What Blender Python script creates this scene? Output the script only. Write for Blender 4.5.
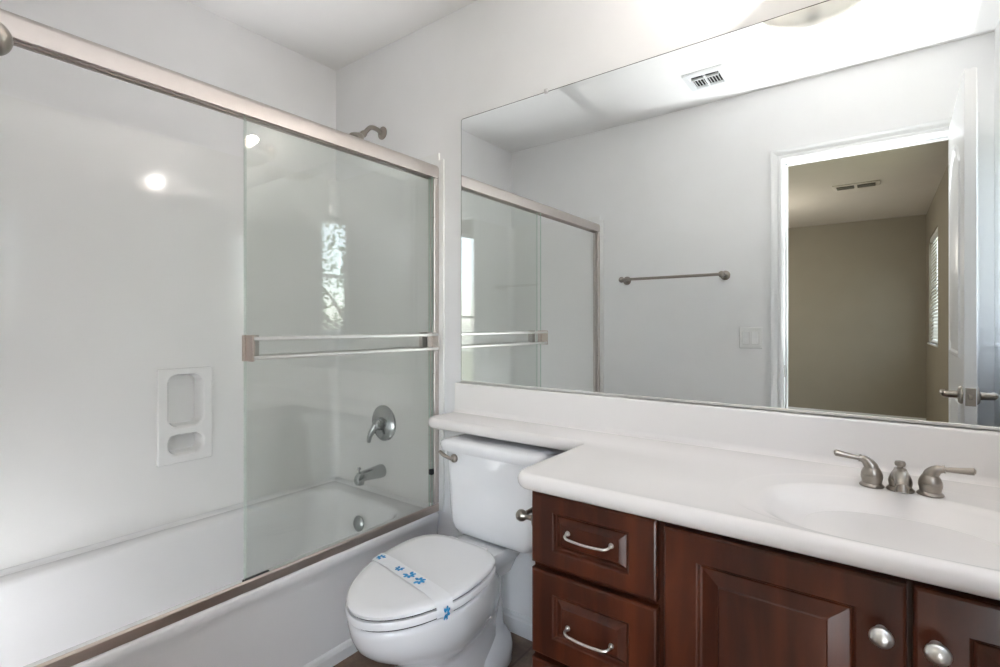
import bpy, bmesh, math, random
from mathutils import Vector, Matrix
random.seed(7)
PI = math.pi
S = bpy.context.scene
for o in list(bpy.data.objects): bpy.data.objects.remove(o)
COL = S.collection

# ------------------------------------------------------------------ camera
cam_d = bpy.data.cameras.new('camera'); cam = bpy.data.objects.new('camera', cam_d); COL.objects.link(cam)
cam.location = (0, -1.55, 1.152)
cam.rotation_euler = (PI/2, 0, math.radians(36.87))
cam_d.sensor_width = 36; cam_d.lens = 18.144; cam_d.shift_y = -0.0085
cam_d.clip_start = 0.01
S.camera = cam
# ------------------------------------------------------------------ world, light, exposure
S.view_settings.view_transform = 'Standard'; S.view_settings.look = 'None'
S.view_settings.gamma = 1; S.view_settings.use_curve_mapping = False
S.view_settings.exposure = 0.86
W = bpy.data.worlds.new('sky'); S.world = W; W.use_nodes = True
nt = W.node_tree; bg = nt.nodes['Background']
sky = nt.nodes.new('ShaderNodeTexSky'); sky.sky_type = 'NISHITA'; sky.sun_disc = False
sky.sun_elevation = math.radians(48); sky.sun_rotation = math.radians(200)
hs = nt.nodes.new('ShaderNodeHueSaturation'); hs.inputs['Saturation'].default_value = .4
nt.links.new(sky.outputs[0], hs.inputs['Color']); nt.links.new(hs.outputs[0], bg.inputs[0]); bg.inputs[1].default_value = 1.05
LAMP_W = 5.5       # each of the two bulbs over the vanity
HALL_W = 18.0        # bedroom lamp out of view

# the photographer's flash, held in the doorway and bounced off the ceiling
fl_d = bpy.data.lights.new('bounce_flash', 'SPOT'); fl_d.energy = 15; fl_d.color = (.97,.985,1.0); fl_d.shadow_soft_size = .004
fl_d.spot_size = math.radians(116); fl_d.spot_blend = 1
fl_o = bpy.data.objects.new('bounce_flash', fl_d); COL.objects.link(fl_o); fl_o.location = (-.03, -1.564, 1.40)
fl_o.rotation_euler = Vector((-.14, .32, 1)).to_track_quat('-Z', 'Y').to_euler()

# added fill spot low in the doorway, pointed up to even out the room
f2_d = bpy.data.lights.new('low_fill_spot', 'SPOT'); f2_d.energy = 78; f2_d.color = (.97,.985,1.0); f2_d.shadow_soft_size = .02
f2_d.spot_size = math.radians(56); f2_d.spot_blend = .9
f2_o = bpy.data.objects.new('low_fill_spot', f2_d); COL.objects.link(f2_o); f2_o.location = (-.06, -1.598, .42)
f2_o.rotation_euler = Vector((-.13, .24, 1)).to_track_quat('-Z', 'Y').to_euler()

# invented spot inside the tub, bounced off its near end wall as fill
f3_d = bpy.data.lights.new('tub_end_fill_spot', 'SPOT'); f3_d.energy = 38; f3_d.color = (.965,.98,1); f3_d.shadow_soft_size = .004
f3_d.spot_size = math.radians(54); f3_d.spot_blend = 1
f3_o = bpy.data.objects.new('tub_end_fill_spot', f3_d); COL.objects.link(f3_o); f3_o.location = (-1.83, -.93, .47)
f3_o.rotation_euler = Vector((0, -1, -.24)).to_track_quat('-Z', 'Y').to_euler()

f4_d = bpy.data.lights.new('tub_ceiling_fill_spot', 'SPOT'); f4_d.energy = 32; f4_d.color = (.965,.98,1); f4_d.shadow_soft_size = .004  # unseen spot added to brighten the alcove from the ceiling over the tub
f4_d.spot_size = math.radians(40); f4_d.spot_blend = 1
f4_o = bpy.data.objects.new('tub_ceiling_fill_spot', f4_d); COL.objects.link(f4_o); f4_o.location = (-1.78, -.68, .30)
f4_o.rotation_euler = Vector((.04, .0, 1)).to_track_quat('-Z', 'Y').to_euler()

f5_d = bpy.data.lights.new('door_fill_spot', 'SPOT'); f5_d.energy = 90; f5_d.color = (.965,.98,1); f5_d.shadow_soft_size = .004  # made-up spot bounced off the door to brighten the tub apron
f5_d.spot_size = math.radians(62); f5_d.spot_blend = 1
f5_o = bpy.data.objects.new('door_fill_spot', f5_d); COL.objects.link(f5_o); f5_o.location = (-.22, -1.28, .42)
f5_o.rotation_euler = Vector((1, .06, -.02)).to_track_quat('-Z', 'Y').to_euler()

# ------------------------------------------------------------------ materials
def mat(name, col, rough=.5, metal=0., noise=0., nscale=20., bump=0., bscale=200., spec=.5, coat=0., **kw):
    m = bpy.data.materials.new(name); m.use_nodes = True
    t = m.node_tree; p = t.nodes['Principled BSDF']
    p.inputs['Base Color'].default_value = (*col, 1)
    p.inputs['Roughness'].default_value = rough; p.inputs['Metallic'].default_value = metal
    p.inputs['Specular IOR Level'].default_value = spec
    p.inputs['Coat Weight'].default_value = coat
    tc = t.nodes.new('ShaderNodeTexCoord')
    if noise > 0:
        n = t.nodes.new('ShaderNodeTexNoise'); n.inputs['Scale'].default_value = nscale; n.inputs['Detail'].default_value = 4
        t.links.new(tc.outputs['Object'], n.inputs['Vector'])
        r = t.nodes.new('ShaderNodeValToRGB')
        r.color_ramp.elements[0].position = .3; r.color_ramp.elements[1].position = .7
        r.color_ramp.elements[0].color = (*[c*(1-noise) for c in col], 1)
        r.color_ramp.elements[1].color = (*[min(1, c*(1+noise)) for c in col], 1)
        t.links.new(n.outputs[0], r.inputs[0]); t.links.new(r.outputs[0], p.inputs['Base Color'])
    if bump > 0:
        b = t.nodes.new('ShaderNodeBump'); b.inputs['Strength'].default_value = bump; b.inputs['Distance'].default_value = .002
        n2 = t.nodes.new('ShaderNodeTexNoise'); n2.inputs['Scale'].default_value = bscale; n2.inputs['Detail'].default_value = 3
        t.links.new(tc.outputs['Object'], n2.inputs['Vector']); t.links.new(n2.outputs[0], b.inputs['Height'])
        t.links.new(b.outputs[0], p.inputs['Normal'])
    return m

M = {}
M['wall'] = mat('white_wall_paint', (.91,.905,.91), .55, noise=.012, nscale=6, bump=.12, bscale=120, spec=.3)
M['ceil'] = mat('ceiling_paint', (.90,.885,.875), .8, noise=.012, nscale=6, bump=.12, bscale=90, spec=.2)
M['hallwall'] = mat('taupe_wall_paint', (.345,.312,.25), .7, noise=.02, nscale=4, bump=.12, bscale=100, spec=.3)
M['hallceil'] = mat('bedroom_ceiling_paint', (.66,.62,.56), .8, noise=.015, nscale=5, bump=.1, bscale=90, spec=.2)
M['carpet'] = mat('beige_carpet', (.42,.36,.28), .95, noise=.15, nscale=300, bump=.5, bscale=500, spec=.1)
M['trim'] = mat('white_trim_enamel', (.86,.865,.87), .3, noise=.008, nscale=15)
M['door'] = mat('white_door_enamel', (.85,.85,.86), .3, noise=.008, nscale=12)
M['porcelain'] = mat('white_porcelain', (.87,.87,.885), .08, noise=.006, nscale=8, coat=.5)
M['seat'] = mat('white_plastic_seat', (.875,.87,.88), .16, noise=.006, nscale=8)
M['tub'] = mat('white_acrylic_tub', (.925,.92,.93), .14, noise=.006, nscale=6)
M['surround'] = mat('warm_white_surround', (.93,.925,.915), .09, noise=.01, nscale=3)
M['marble'] = mat('white_cultured_marble', (.87,.835,.815), .22, noise=.012, nscale=5, coat=.1)
M['nickel'] = mat('brushed_nickel', (.35,.315,.28), .28, 1., noise=.05, nscale=60)
M['satin'] = mat('satin_nickel_pale', (.88,.87,.85), .36, 1., noise=.04, nscale=80)
M['chrome'] = mat('chrome', (.46,.48,.48), .22, 1., noise=.03, nscale=30)
M['alu'] = mat('satin_anodised_aluminium', (.60,.555,.53), .42, 1., noise=.015, nscale=40)
M['track'] = mat('bronze_toned_aluminium', (.60,.52,.47), .36, 1., noise=.02, nscale=40)
M['black'] = mat('black_rubber', (.018,.018,.018), .5, noise=.1, nscale=40)
M['dark'] = mat('dark_void', (.02,.018,.017), .8, noise=.1, nscale=40)
M['edge'] = mat('dark_mirror_edge', (.05,.045,.04), .4, .3, noise=.1, nscale=40)
M['plate'] = mat('white_switch_plastic', (.80,.80,.79), .35, noise=.006, nscale=40)
M['rocker'] = mat('white_rocker_plastic', (.88,.88,.88), .3, noise=.006, nscale=40)
M['ventwhite'] = mat('white_vent_enamel', (.78,.79,.80), .4, noise=.01, nscale=40)
M['clear'] = mat('clear_plastic_clip', (.62,.60,.60), .2, noise=.05, nscale=60)
M['paper'] = mat('white_paper_band', (.87,.87,.885), .5, noise=.01, nscale=60, bump=.3, bscale=60)
M['blue'] = mat('blue_print_ink', (.03,.30,.62), .6, noise=.15, nscale=120)
M['blind'] = mat('white_blind_vinyl', (.83,.84,.82), .5, noise=.02, nscale=40)
M['bark'] = mat('grey_bark', (.16,.12,.09), .9, noise=.3, nscale=20, bump=.6, bscale=40)
M['leaf'] = mat('green_leaves', (.20,.27,.12), .6, noise=.45, nscale=9)
M['grass'] = mat('dry_lawn', (.33,.31,.17), .9, noise=.3, nscale=12)

def wood():
    m = bpy.data.materials.new('dark_cherry_wood'); m.use_nodes = True
    t = m.node_tree; p = t.nodes['Principled BSDF']
    tc = t.nodes.new('ShaderNodeTexCoord'); mp = t.nodes.new('ShaderNodeMapping')
    mp.inputs['Scale'].default_value = (7, 7, 1.1)
    t.links.new(tc.outputs['Object'], mp.inputs['Vector'])
    n = t.nodes.new('ShaderNodeTexNoise'); n.inputs['Scale'].default_value = 2.2; n.inputs['Detail'].default_value = 7; n.inputs['Distortion'].default_value = .5
    t.links.new(mp.outputs[0], n.inputs['Vector'])
    r = t.nodes.new('ShaderNodeValToRGB')
    r.color_ramp.elements[0].position = .3; r.color_ramp.elements[1].position = .72
    r.color_ramp.elements[0].color = (.020,.005,.0028,1); r.color_ramp.elements[1].color = (.100,.024,.009,1)
    t.links.new(n.outputs[0], r.inputs[0]); t.links.new(r.outputs[0], p.inputs['Base Color'])
    p.inputs['Roughness'].default_value = .33; p.inputs['Specular IOR Level'].default_value = .35; p.inputs['Coat Weight'].default_value = .18; p.inputs['Coat Roughness'].default_value = .15
    return m
M['wood'] = wood()

def floor_mat():
    m = bpy.data.materials.new('brown_slate_vinyl'); m.use_nodes = True
    t = m.node_tree; p = t.nodes['Principled BSDF']
    tc = t.nodes.new('ShaderNodeTexCoord')
    n = t.nodes.new('ShaderNodeTexNoise'); n.inputs['Scale'].default_value = 9; n.inputs['Detail'].default_value = 8; n.inputs['Roughness'].default_value = .65
    t.links.new(tc.outputs['Object'], n.inputs['Vector'])
    r = t.nodes.new('ShaderNodeValToRGB')
    e = r.color_ramp.elements; e[0].position = .3; e[0].color = (.070,.038,.024,1); e[1].position = .7; e[1].color = (.26,.175,.125,1)
    k = e.new(.5); k.color = (.14,.086,.057,1)
    t.links.new(n.outputs[0], r.inputs[0])
    b = t.nodes.new('ShaderNodeTexBrick'); b.offset = 0
    b.inputs['Scale'].default_value = 1; b.inputs['Brick Width'].default_value = .33; b.inputs['Row Height'].default_value = .33
    b.inputs['Mortar Size'].default_value = .004; b.inputs['Color1'].default_value = (1,1,1,1); b.inputs['Color2'].default_value = (.85,.85,.85,1); b.inputs['Mortar'].default_value = (.55,.5,.45,1)
    t.links.new(tc.outputs['Object'], b.inputs['Vector'])
    mx = t.nodes.new('ShaderNodeMixRGB'); mx.blend_type = 'MULTIPLY'; mx.inputs[0].default_value = 1
    t.links.new(r.outputs[0], mx.inputs[1]); t.links.new(b.outputs[0], mx.inputs[2])
    t.links.new(mx.outputs[0], p.inputs['Base Color']); p.inputs['Roughness'].default_value = .4
    return m
M['floor'] = floor_mat()

def glass_mat(name, tint, f0=.05, gain=1.):
    m = bpy.data.materials.new(name); m.use_nodes = True
    t = m.node_tree
    for n in list(t.nodes): t.nodes.remove(n)
    out = t.nodes.new('ShaderNodeOutputMaterial')
    tr = t.nodes.new('ShaderNodeBsdfTransparent')
    tc = t.nodes.new('ShaderNodeTexCoord'); nz = t.nodes.new('ShaderNodeTexNoise'); nz.inputs['Scale'].default_value = 2
    t.links.new(tc.outputs['Object'], nz.inputs['Vector'])
    rp = t.nodes.new('ShaderNodeValToRGB'); rp.color_ramp.elements[0].color = (*tint,1); rp.color_ramp.elements[1].color = (*[min(1,c*1.01) for c in tint],1)
    t.links.new(nz.outputs[0], rp.inputs[0]); t.links.new(rp.outputs[0], tr.inputs[0])
    gl = t.nodes.new('ShaderNodeBsdfGlossy'); gl.inputs['Roughness'].default_value = .0
    lw = t.nodes.new('ShaderNodeLayerWeight'); lw.inputs[0].default_value = .5
    pw = t.nodes.new('ShaderNodeMath'); pw.operation = 'POWER'; pw.inputs[1].default_value = 5
    t.links.new(lw.outputs['Facing'], pw.inputs[0])
    mu = t.nodes.new('ShaderNodeMath'); mu.operation = 'MULTIPLY_ADD'; mu.inputs[1].default_value = (1-f0)*gain; mu.inputs[2].default_value = f0
    mu.use_clamp = True
    t.links.new(pw.outputs[0], mu.inputs[0])
    mix = t.nodes.new('ShaderNodeMixShader')
    t.links.new(mu.outputs[0], mix.inputs[0]); t.links.new(tr.outputs[0], mix.inputs[1]); t.links.new(gl.outputs[0], mix.inputs[2])
    t.links.new(mix.outputs[0], out.inputs[0])
    return m
M['glass'] = glass_mat('green_tinted_shower_glass', (.984,1.0,.987), .035)
M['glassedge'] = mat('green_glass_edge', (.52,.66,.58), .2, noise=.1, nscale=60)
M['pane'] = glass_mat('window_glass', (.97,.98,.98), .04)

def mirror_mat():
    m = bpy.data.materials.new('silvered_mirror'); m.use_nodes = True
    t = m.node_tree; p = t.nodes['Principled BSDF']
    tc = t.nodes.new('ShaderNodeTexCoord'); nz = t.nodes.new('ShaderNodeTexNoise'); nz.inputs['Scale'].default_value = 1.5
    t.links.new(tc.outputs['Object'], nz.inputs['Vector'])
    rp = t.nodes.new('ShaderNodeValToRGB'); rp.color_ramp.elements[0].color = (.86,.89,.89,1); rp.color_ramp.elements[1].color = (.87,.90,.90,1)
    t.links.new(nz.outputs[0], rp.inputs[0]); t.links.new(rp.outputs[0], p.inputs['Base Color'])
    p.inputs['Metallic'].default_value = 1; p.inputs['Roughness'].default_value = 0
    return m
M['mirror'] = mirror_mat()

def glow(name, col, strength, base=(.85,.85,.83)):
    m = mat(name, base, .35, noise=.01, nscale=20)
    p = m.node_tree.nodes['Principled BSDF']
    p.inputs['Emission Color'].default_value = (*col, 1); p.inputs['Emission Strength'].default_value = strength
    return m
def frosted(name, clear, em):
    m = glow(name, (1,.95,.9), em); t = m.node_tree; p = t.nodes['Principled BSDF']; out = t.nodes['Material Output']
    tr = t.nodes.new('ShaderNodeBsdfTransparent'); tr.inputs[0].default_value = (1,.98,.96,1)
    tl = t.nodes.new('ShaderNodeBsdfTranslucent'); tl.inputs[0].default_value = (.85,.83,.8,1)
    m1 = t.nodes.new('ShaderNodeMixShader'); m1.inputs[0].default_value = .12
    t.links.new(p.outputs[0], m1.inputs[1]); t.links.new(tl.outputs[0], m1.inputs[2])
    m2 = t.nodes.new('ShaderNodeMixShader'); m2.inputs[0].default_value = clear
    t.links.new(m1.outputs[0], m2.inputs[1]); t.links.new(tr.outputs[0], m2.inputs[2]); t.links.new(m2.outputs[0], out.inputs[0])
    return m
M['shade'] = frosted('frosted_glass_shade', .22, .0)
M['shaderim'] = glow('frosted_glass_rim', (1,.96,.92), .6)
M['bulb'] = glow('lit_bulb', (1,.86,.7), 7)

# ------------------------------------------------------------------ mesh helpers (all in world coordinates)
def loft(bm, rings, cap0=True, cap1=True, closed=True):
    vr = [[bm.verts.new(p) for p in r] for r in rings]
    n = len(vr[0]); fs = []
    for a, b in zip(vr[:-1], vr[1:]):
        for i in range(n if closed else n-1):
            j = (i+1) % n
            fs.append(bm.faces.new((a[i], a[j], b[j], b[i])))
    if cap0: fs.append(bm.faces.new(list(reversed(vr[0]))))
    if cap1: fs.append(bm.faces.new(vr[-1]))
    return vr

def bx(bm, lo, hi, bev=0., seg=2):
    lo = Vector(lo); hi = Vector(hi)
    r = bmesh.ops.create_cube(bm, size=1)
    vs = r['verts']
    for v in vs:
        v.co = Vector([lo[k] if v.co[k] < 0 else hi[k] for k in range(3)])
    if bev > 0:
        es = list({e for v in vs for e in v.link_edges})
        bmesh.ops.bevel(bm, geom=es, offset=bev, segments=seg, affect='EDGES', profile=.5)
    return bm

def catmull(pts, k=6):
    pts = [Vector(p) for p in pts]; out = []
    P = [2*pts[0]-pts[1]] + pts + [2*pts[-1]-pts[-2]]
    for i in range(1, len(P)-2):
        for j in range(k):
            t = j/k
            a, b, c, d = P[i-1], P[i], P[i+1], P[i+2]
            out.append(.5*((2*b)+(-a+c)*t+(2*a-5*b+4*c-d)*t*t+(-a+3*b-3*c+d)*t**3))
    out.append(pts[-1]); return out

def interp(vals, n):
    out = []
    for i in range(n):
        x = i/(n-1)*(len(vals)-1); k = min(int(x), len(vals)-2); f = x-k
        out.append(vals[k]*(1-f)+vals[k+1]*f)
    return out

def tube(bm, pts, rad, seg=14, smooth=0, flat=1., closed=False, up=None):
    if smooth: pts = catmull(pts, smooth)
    pts = [Vector(p) for p in pts]
    n = len(pts)
    rads = interp(rad, n) if isinstance(rad, (list, tuple)) else [rad]*n
    T = []
    for i in range(n):
        if closed: d = pts[(i+1) % n]-pts[i-1]
        else: d = pts[min(i+1, n-1)]-pts[max(i-1, 0)]
        T.append(d.normalized())
    u = Vector(up) if up else (Vector((0,0,1)) if abs(T[0].z) < .9 else Vector((1,0,0)))
    u = (u-T[0]*u.dot(T[0])).normalized()
    rings = []
    for i in range(n):
        u = (u-T[i]*u.dot(T[i])).normalized(); v = T[i].cross(u)
        rings.append([pts[i]+(u*math.cos(2*PI*k/seg)*rads[i]*flat+v*math.sin(2*PI*k/seg)*rads[i]) for k in range(seg)])
    if closed:
        rings.append(rings[0]); vr = loft(bm, rings, False, False); bmesh.ops.remove_doubles(bm, verts=bm.verts, dist=1e-6)
    else: loft(bm, rings)
    return bm

def lathe(bm, prof, org, axis=(0,0,1), seg=32):
    org = Vector(org); ax = Vector(axis).normalized()
    u = Vector((1,0,0)) if abs(ax.x) < .9 else Vector((0,0,1))
    u = (u-ax*u.dot(ax)).normalized(); v = ax.cross(u)
    rings = [[org+ax*h+(u*math.cos(2*PI*k/seg)+v*math.sin(2*PI*k/seg))*max(r,.0003) for k in range(seg)] for r, h in prof]
    loft(bm, rings); return bm

def rrect(cx, cy, hx, hy, r, n=6):
    out = []
    for qx, qy, a0 in ((1,1,0),(-1,1,PI/2),(-1,-1,PI),(1,-1,3*PI/2)):
        for k in range(n+1):
            a = a0+PI/2*k/n
            out.append((cx+qx*(hx-r)+r*math.cos(a), cy+qy*(hy-r)+r*math.sin(a)))
    return out

def superell(cx, cy, a, b, p, n=64):
    out = []
    for k in range(n):
        t = 2*PI*k/n; c, s = math.cos(t), math.sin(t)
        out.append((cx+a*math.copysign(abs(c)**(2/p), c), cy+b*math.copysign(abs(s)**(2/p), s)))
    return out

ORG = {}
def world(o): return ORG[o.name]
def obj(name, bm, m, parent=None, smooth=True, angle=40, origin=None):
    bmesh.ops.recalc_face_normals(bm, faces=bm.faces)
    cs = [v.co for v in bm.verts]
    lo = Vector([min(c[k] for c in cs) for k in range(3)]); hi = Vector([max(c[k] for c in cs) for k in range(3)])
    c = Vector(origin) if origin is not None else Vector(((lo.x+hi.x)/2, (lo.y+hi.y)/2, lo.z if parent is None else (lo.z+hi.z)/2))
    bmesh.ops.translate(bm, verts=bm.verts, vec=-c)
    me = bpy.data.meshes.new(name); bm.to_mesh(me); bm.free()
    for mm in (m if isinstance(m, (list, tuple)) else [m]): me.materials.append(mm)
    o = bpy.data.objects.new(name, me); COL.objects.link(o)
    if parent is not None:
        o.parent = parent; o.location = c-ORG[parent.name]
    else: o.location = c
    ORG[o.name] = c
    if smooth:
        for p in me.polygons: p.use_smooth = True
        me.set_sharp_from_angle(angle=math.radians(angle))
    return o
def thing(name, label, cat, loc):
    o = bpy.data.objects.new(name, None); COL.objects.link(o); o.location = loc
    o.empty_display_size = .05
    ORG[o.name] = Vector(loc); o['label'] = label; o['category'] = cat
    return o
def tag(o, label, cat, group=None):
    o['label'] = label; o['category'] = cat
    if group: o['group'] = group
    return o
def struct(o): o['kind'] = 'structure'; return o
def NB(): return bmesh.new()

# ------------------------------------------------------------------ room numbers
XL, XR, YF, ZC = -2.205, .410, -1.545, 2.444
YH = -1.66                  # bedroom side of the doorway wall
HX0, HX1, HY = -3.2, .45, -6.16
DX0, DX1, DZ = -.405, .298, 2.033      # doorway
WY0, WY1, WZ0, WZ1 = -1.36, -.735, 1.08, 2.0   # bathroom window in the right wall
VY0, VY1, VZ0, VZ1 = -5.72, -4.72, .96, 2.10   # bedroom window

UY0, UY1, UZ0, UZ1 = -3.50, -1.90, .35, 2.12   # unseen bedroom opening beside the doorway, added for daylight fill

# ------------------------------------------------------------------ shell
b = NB(); bx(b, (XL-.1, YH, -.06), (XR+.1, .1, 0)); struct(obj('floor', b, M['floor'], smooth=False, origin=(0,0,0)))
b = NB(); bx(b, (HX0-.1, HY-.1, -.06), (HX1+.1, YH, 0)); struct(obj('floor_bedroom', b, M['carpet'], smooth=False))
b = NB(); bx(b, (XL-.1, YH, ZC), (XR+.1, .1, ZC+.08)); struct(obj('ceiling', b, M['ceil'], smooth=False))
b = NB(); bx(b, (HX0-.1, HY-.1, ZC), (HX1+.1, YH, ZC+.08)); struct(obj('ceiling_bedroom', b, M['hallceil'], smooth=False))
b = NB(); bx(b, (XL-.1, 0, 0), (XR+.1, .1, ZC)); struct(obj('wall_back', b, M['wall'], smooth=False))
b = NB(); ny0, ny1, nz0, nz1 = -.788, -.615, .624, .970      # opening for the soap niche
bx(b, (XL-.1, YF, 0), (XL, ny0, ZC)); bx(b, (XL-.1, ny1, 0), (XL, 0, ZC)); bx(b, (XL-.1, ny0, 0), (XL, ny1, nz0)); bx(b, (XL-.1, ny0, nz1), (XL, ny1, ZC))
struct(obj('wall_left', b, M['wall'], smooth=False))
b = NB()
bx(b, (XR, YF, 0), (XR+.12, WY0, ZC)); bx(b, (XR, WY1, 0), (XR+.12, 0, ZC))
bx(b, (XR, WY0, 0), (XR+.12, WY1, WZ0)); bx(b, (XR, WY0, WZ1), (XR+.12, WY1, ZC))
struct(obj('wall_right', b, M['wall'], smooth=False))
b = NB()
bx(b, (HX0-.1, YH, 0), (DX0-.016, YF, ZC)); bx(b, (DX1+.016, YH, 0), (XR+.16, YF, ZC)); bx(b, (DX0-.016, YH, DZ+.016), (DX1+.016, YF, ZC))
struct(obj('wall_front', b, M['wall'], smooth=False))
b = NB(); bx(b, (HX0-.1, HY-.1, 0), (HX1+.1, HY, ZC)); struct(obj('wall_bedroom_back', b, M['hallwall'], smooth=False))
b = NB(); bx(b, (HX0-.1, HY, 0), (HX0, YH, ZC)); struct(obj('wall_bedroom_left', b, M['hallwall'], smooth=False))
b = NB()
bx(b, (HX1, HY, 0), (HX1+.12, VY0, ZC)); bx(b, (HX1, VY1, 0), (HX1+.12, UY0, ZC)); bx(b, (HX1, UY1, 0), (HX1+.12, YH, ZC))
bx(b, (HX1, UY0, 0), (HX1+.12, UY1, UZ0)); bx(b, (HX1, UY0, UZ1), (HX1+.12, UY1, ZC))
bx(b, (HX1, VY0, 0), (HX1+.12, VY1, VZ0)); bx(b, (HX1, VY0, VZ1), (HX1+.12, VY1, ZC))
struct(obj('wall_bedroom_right', b, M['hallwall'], smooth=False))
b = NB(); bx(b, (.6, -16, -.1), (22, 12, -.05)); struct(obj('ground_outside', b, M['grass'], smooth=False))

# baseboards: profile = tall flat with a stepped top
def baseboard(name, p0, p1, inward, h=.075, t=.012):
    p0 = Vector(p0); p1 = Vector(p1); n = Vector(inward)
    prof = [(0,0),(t,0),(t,h*.72),(t*.62,h*.80),(t*.62,h*.9),(t*.3,h),(0,h)]
    b = NB(); loft(b, [[p+n*a+Vector((0,0,z)) for a, z in prof] for p in (p0, p1)])
    return struct(obj(name, b, M['trim'], smooth=False))
baseboard('baseboard_back', (-1.45,0,0), (-.668,0,0), (0,-1,0))
baseboard('baseboard_front', (-1.46,YF,0), (DX0-.064,YF,0), (0,1,0))
baseboard('baseboard_right', (XR,YF,0), (XR,-.56,0), (-1,0,0))
baseboard('baseboard_bedroom', (HX0,HY,0), (HX1,HY,0), (0,1,0), h=.062)

# doorway lining and casing
b = NB()
bx(b, (DX0-.016, YH, 0), (DX0, YF, DZ), .001, 1); bx(b, (DX1, YH, 0), (DX1+.016, YF, DZ), .001, 1); bx(b, (DX0-.016, YH, DZ), (DX1+.016, YF, DZ+.016), .001, 1)
ys = YF-.05
bx(b, (DX0, ys-.03, 0), (DX0+.011, ys, DZ), .002, 1); bx(b, (DX0, ys-.03, DZ-.011), (DX1, ys, DZ), .002, 1)
jamb = struct(obj('trim_doorway_lining', b, M['trim'], smooth=False))
b = NB(); bx(b, (DX0-.0002, YF-.045, .87), (DX0+.0016, YF-.012, .935), .0008, 1); obj('strike_plate', b, M['nickel'], jamb)
def casing(name, yface, sgn):
    w = .06
    prof = [(0,0),(0,.008),(.006,.012),(.018,.0125),(.024,.009),(.04,.0135),(.052,.0155),(w,.0155),(w,0)]
    x0, x1, z1 = DX0-.004, DX1+.004, DZ+.004
    rings = []
    for base, dirv in (((x0,0),(-1,0)), ((x0,z1),(-1,1)), ((x1,z1),(1,1)), ((x1,0),(1,0))):
        rings.append([Vector((base[0]+dirv[0]*a, yface+sgn*d, base[1]+dirv[1]*a)) for a, d in prof])
    b = NB(); loft(b, rings)
    return struct(obj(name, b, M['trim'], smooth=False))
casing('trim_door_casing', YF, 1); casing('trim_door_casing_bedroom', YH, -1)

# ------------------------------------------------------------------ bathroom door, swung open into the room
DL, DT, DH = .70, .034, 2.032
hinge = Vector((.257, -1.528, .008))
droot = bpy.data.objects.new('door_1', None)
b = NB(); bx(b, (0,0,0), (DT, DL, DH), .002, 1)
def panel_path(z0, z1, y0, y1, arch, inset):
    y0 += inset; y1 -= inset; z0 += inset; z1 -= inset
    pts = [(y0,z0),(y1,z0)]
    if arch:
        n = 16
        for k in range(n+1):
            f = k/n; y = y1+(y0-y1)*f
            pts.append((y, z1-arch+arch*math.sin(PI*f)**1.0 if 0 < f < 1 else z1-arch))
    else: pts += [(y1,z1),(y0,z1)]
    return pts
for face, nx in ((0,-1),(DT,1)):
    for z0, z1, arch in ((.24,.86,0),(1.02,1.86,.11)):
        pa = panel_path(z0, z1, .125, .575, arch, 0)
        lv = [(0,0),(.006,.006),(.016,.006),(.024,.0),(.040,.0),(.058,.005)]
        rings = []
        for ins, d in lv:
            rings.append([Vector((face+nx*(d+.0002), y, z)) for y, z in panel_path(z0, z1, .125, .575, arch, ins)])
        loft(b, rings, False, True)
dobj = obj('door_1', b, M['door'], smooth=True, angle=25, origin=(0,0,0)); struct(dobj)
dobj.location = hinge; dobj.rotation_euler = (0,0,math.radians(1.5)); ORG[dobj.name] = Vector((0,0,0))
ZK = .895
for face, nx in ((0,-1),(DT,1)):
    b = NB()
    lathe(b, [(.0,0),(.032,0),(.032,.006),(.026,.011),(.014,.013),(.012,.05),(.0,.05)], (face, DL-.06, ZK), (nx,0,0), 28)
    tube(b, [(face+nx*.046, DL-.055, ZK),(face+nx*.05, DL-.075, ZK+.002),(face+nx*.05, DL-.12, ZK+.002),(face+nx*.046, DL-.165, ZK-.006)], [.0105,.011,.0095,.008], 14, 5)
    h = obj('lever_handle', b, M['nickel'], dobj)
b = NB(); bx(b, (DT/2-.0135, DL-.001, ZK-.031), (DT/2+.0135, DL+.0015, ZK+.031), .0008, 1)
lp = obj('latch_plate', b, M['nickel'], dobj)
b = NB(); bx(b, (DT/2-.006, DL, ZK-.009), (DT/2+.006, DL+.009, ZK+.009), .002, 2); obj('latch_bolt', b, M['nickel'], lp)
for z in (.18, 1.0, 1.82):
    b = NB(); lathe(b, [(0,-.045),(.006,-.045),(.006,.045),(0,.045)], (DT+.003, .0, z), (0,0,1), 12)
    bx(b, (DT-.03, -.002, z-.045), (DT+.003, .0005, z+.045)); obj('hinge', b, M['nickel'], dobj)

# ------------------------------------------------------------------ windows
def window(name, xw, y0, y1, z0, z1):
    o = bpy.data.objects.new(name, None)
    b = NB(); f = .035
    bx(b, (xw+.06, y0, z0), (xw+.1, y0+f, z1), .003, 1); bx(b, (xw+.06, y1-f, z0), (xw+.1, y1, z1), .003, 1)
    bx(b, (xw+.06, y0+f, z0), (xw+.1, y1-f, z0+f), .003, 1); bx(b, (xw+.06, y0+f, z1-f), (xw+.1, y1-f, z1), .003, 1)
    zm = (z0+z1)/2; bx(b, (xw+.065, y0+f, zm-.014), (xw+.095, y1-f, zm+.014), .003, 1)
    w = struct(obj(name, b, M['trim'], smooth=False))
    b = NB(); bx(b, (xw+.078, y0+f-.004, z0+f-.004), (xw+.082, y1-f+.004, z1-f+.004)); obj('window_pane', b, M['pane'], w, smooth=False)
    b = NB(); bx(b, (xw-.015, y0-.02, z0-.018), (xw+.06, y1+.02, z0), .003, 2); obj('window_sill', b, M['trim'], w, smooth=False)
    return w
window('window_1', XR, WY0, WY1, WZ0, WZ1)
window('window_2', HX1, VY0, VY1, VZ0, VZ1)
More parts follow.
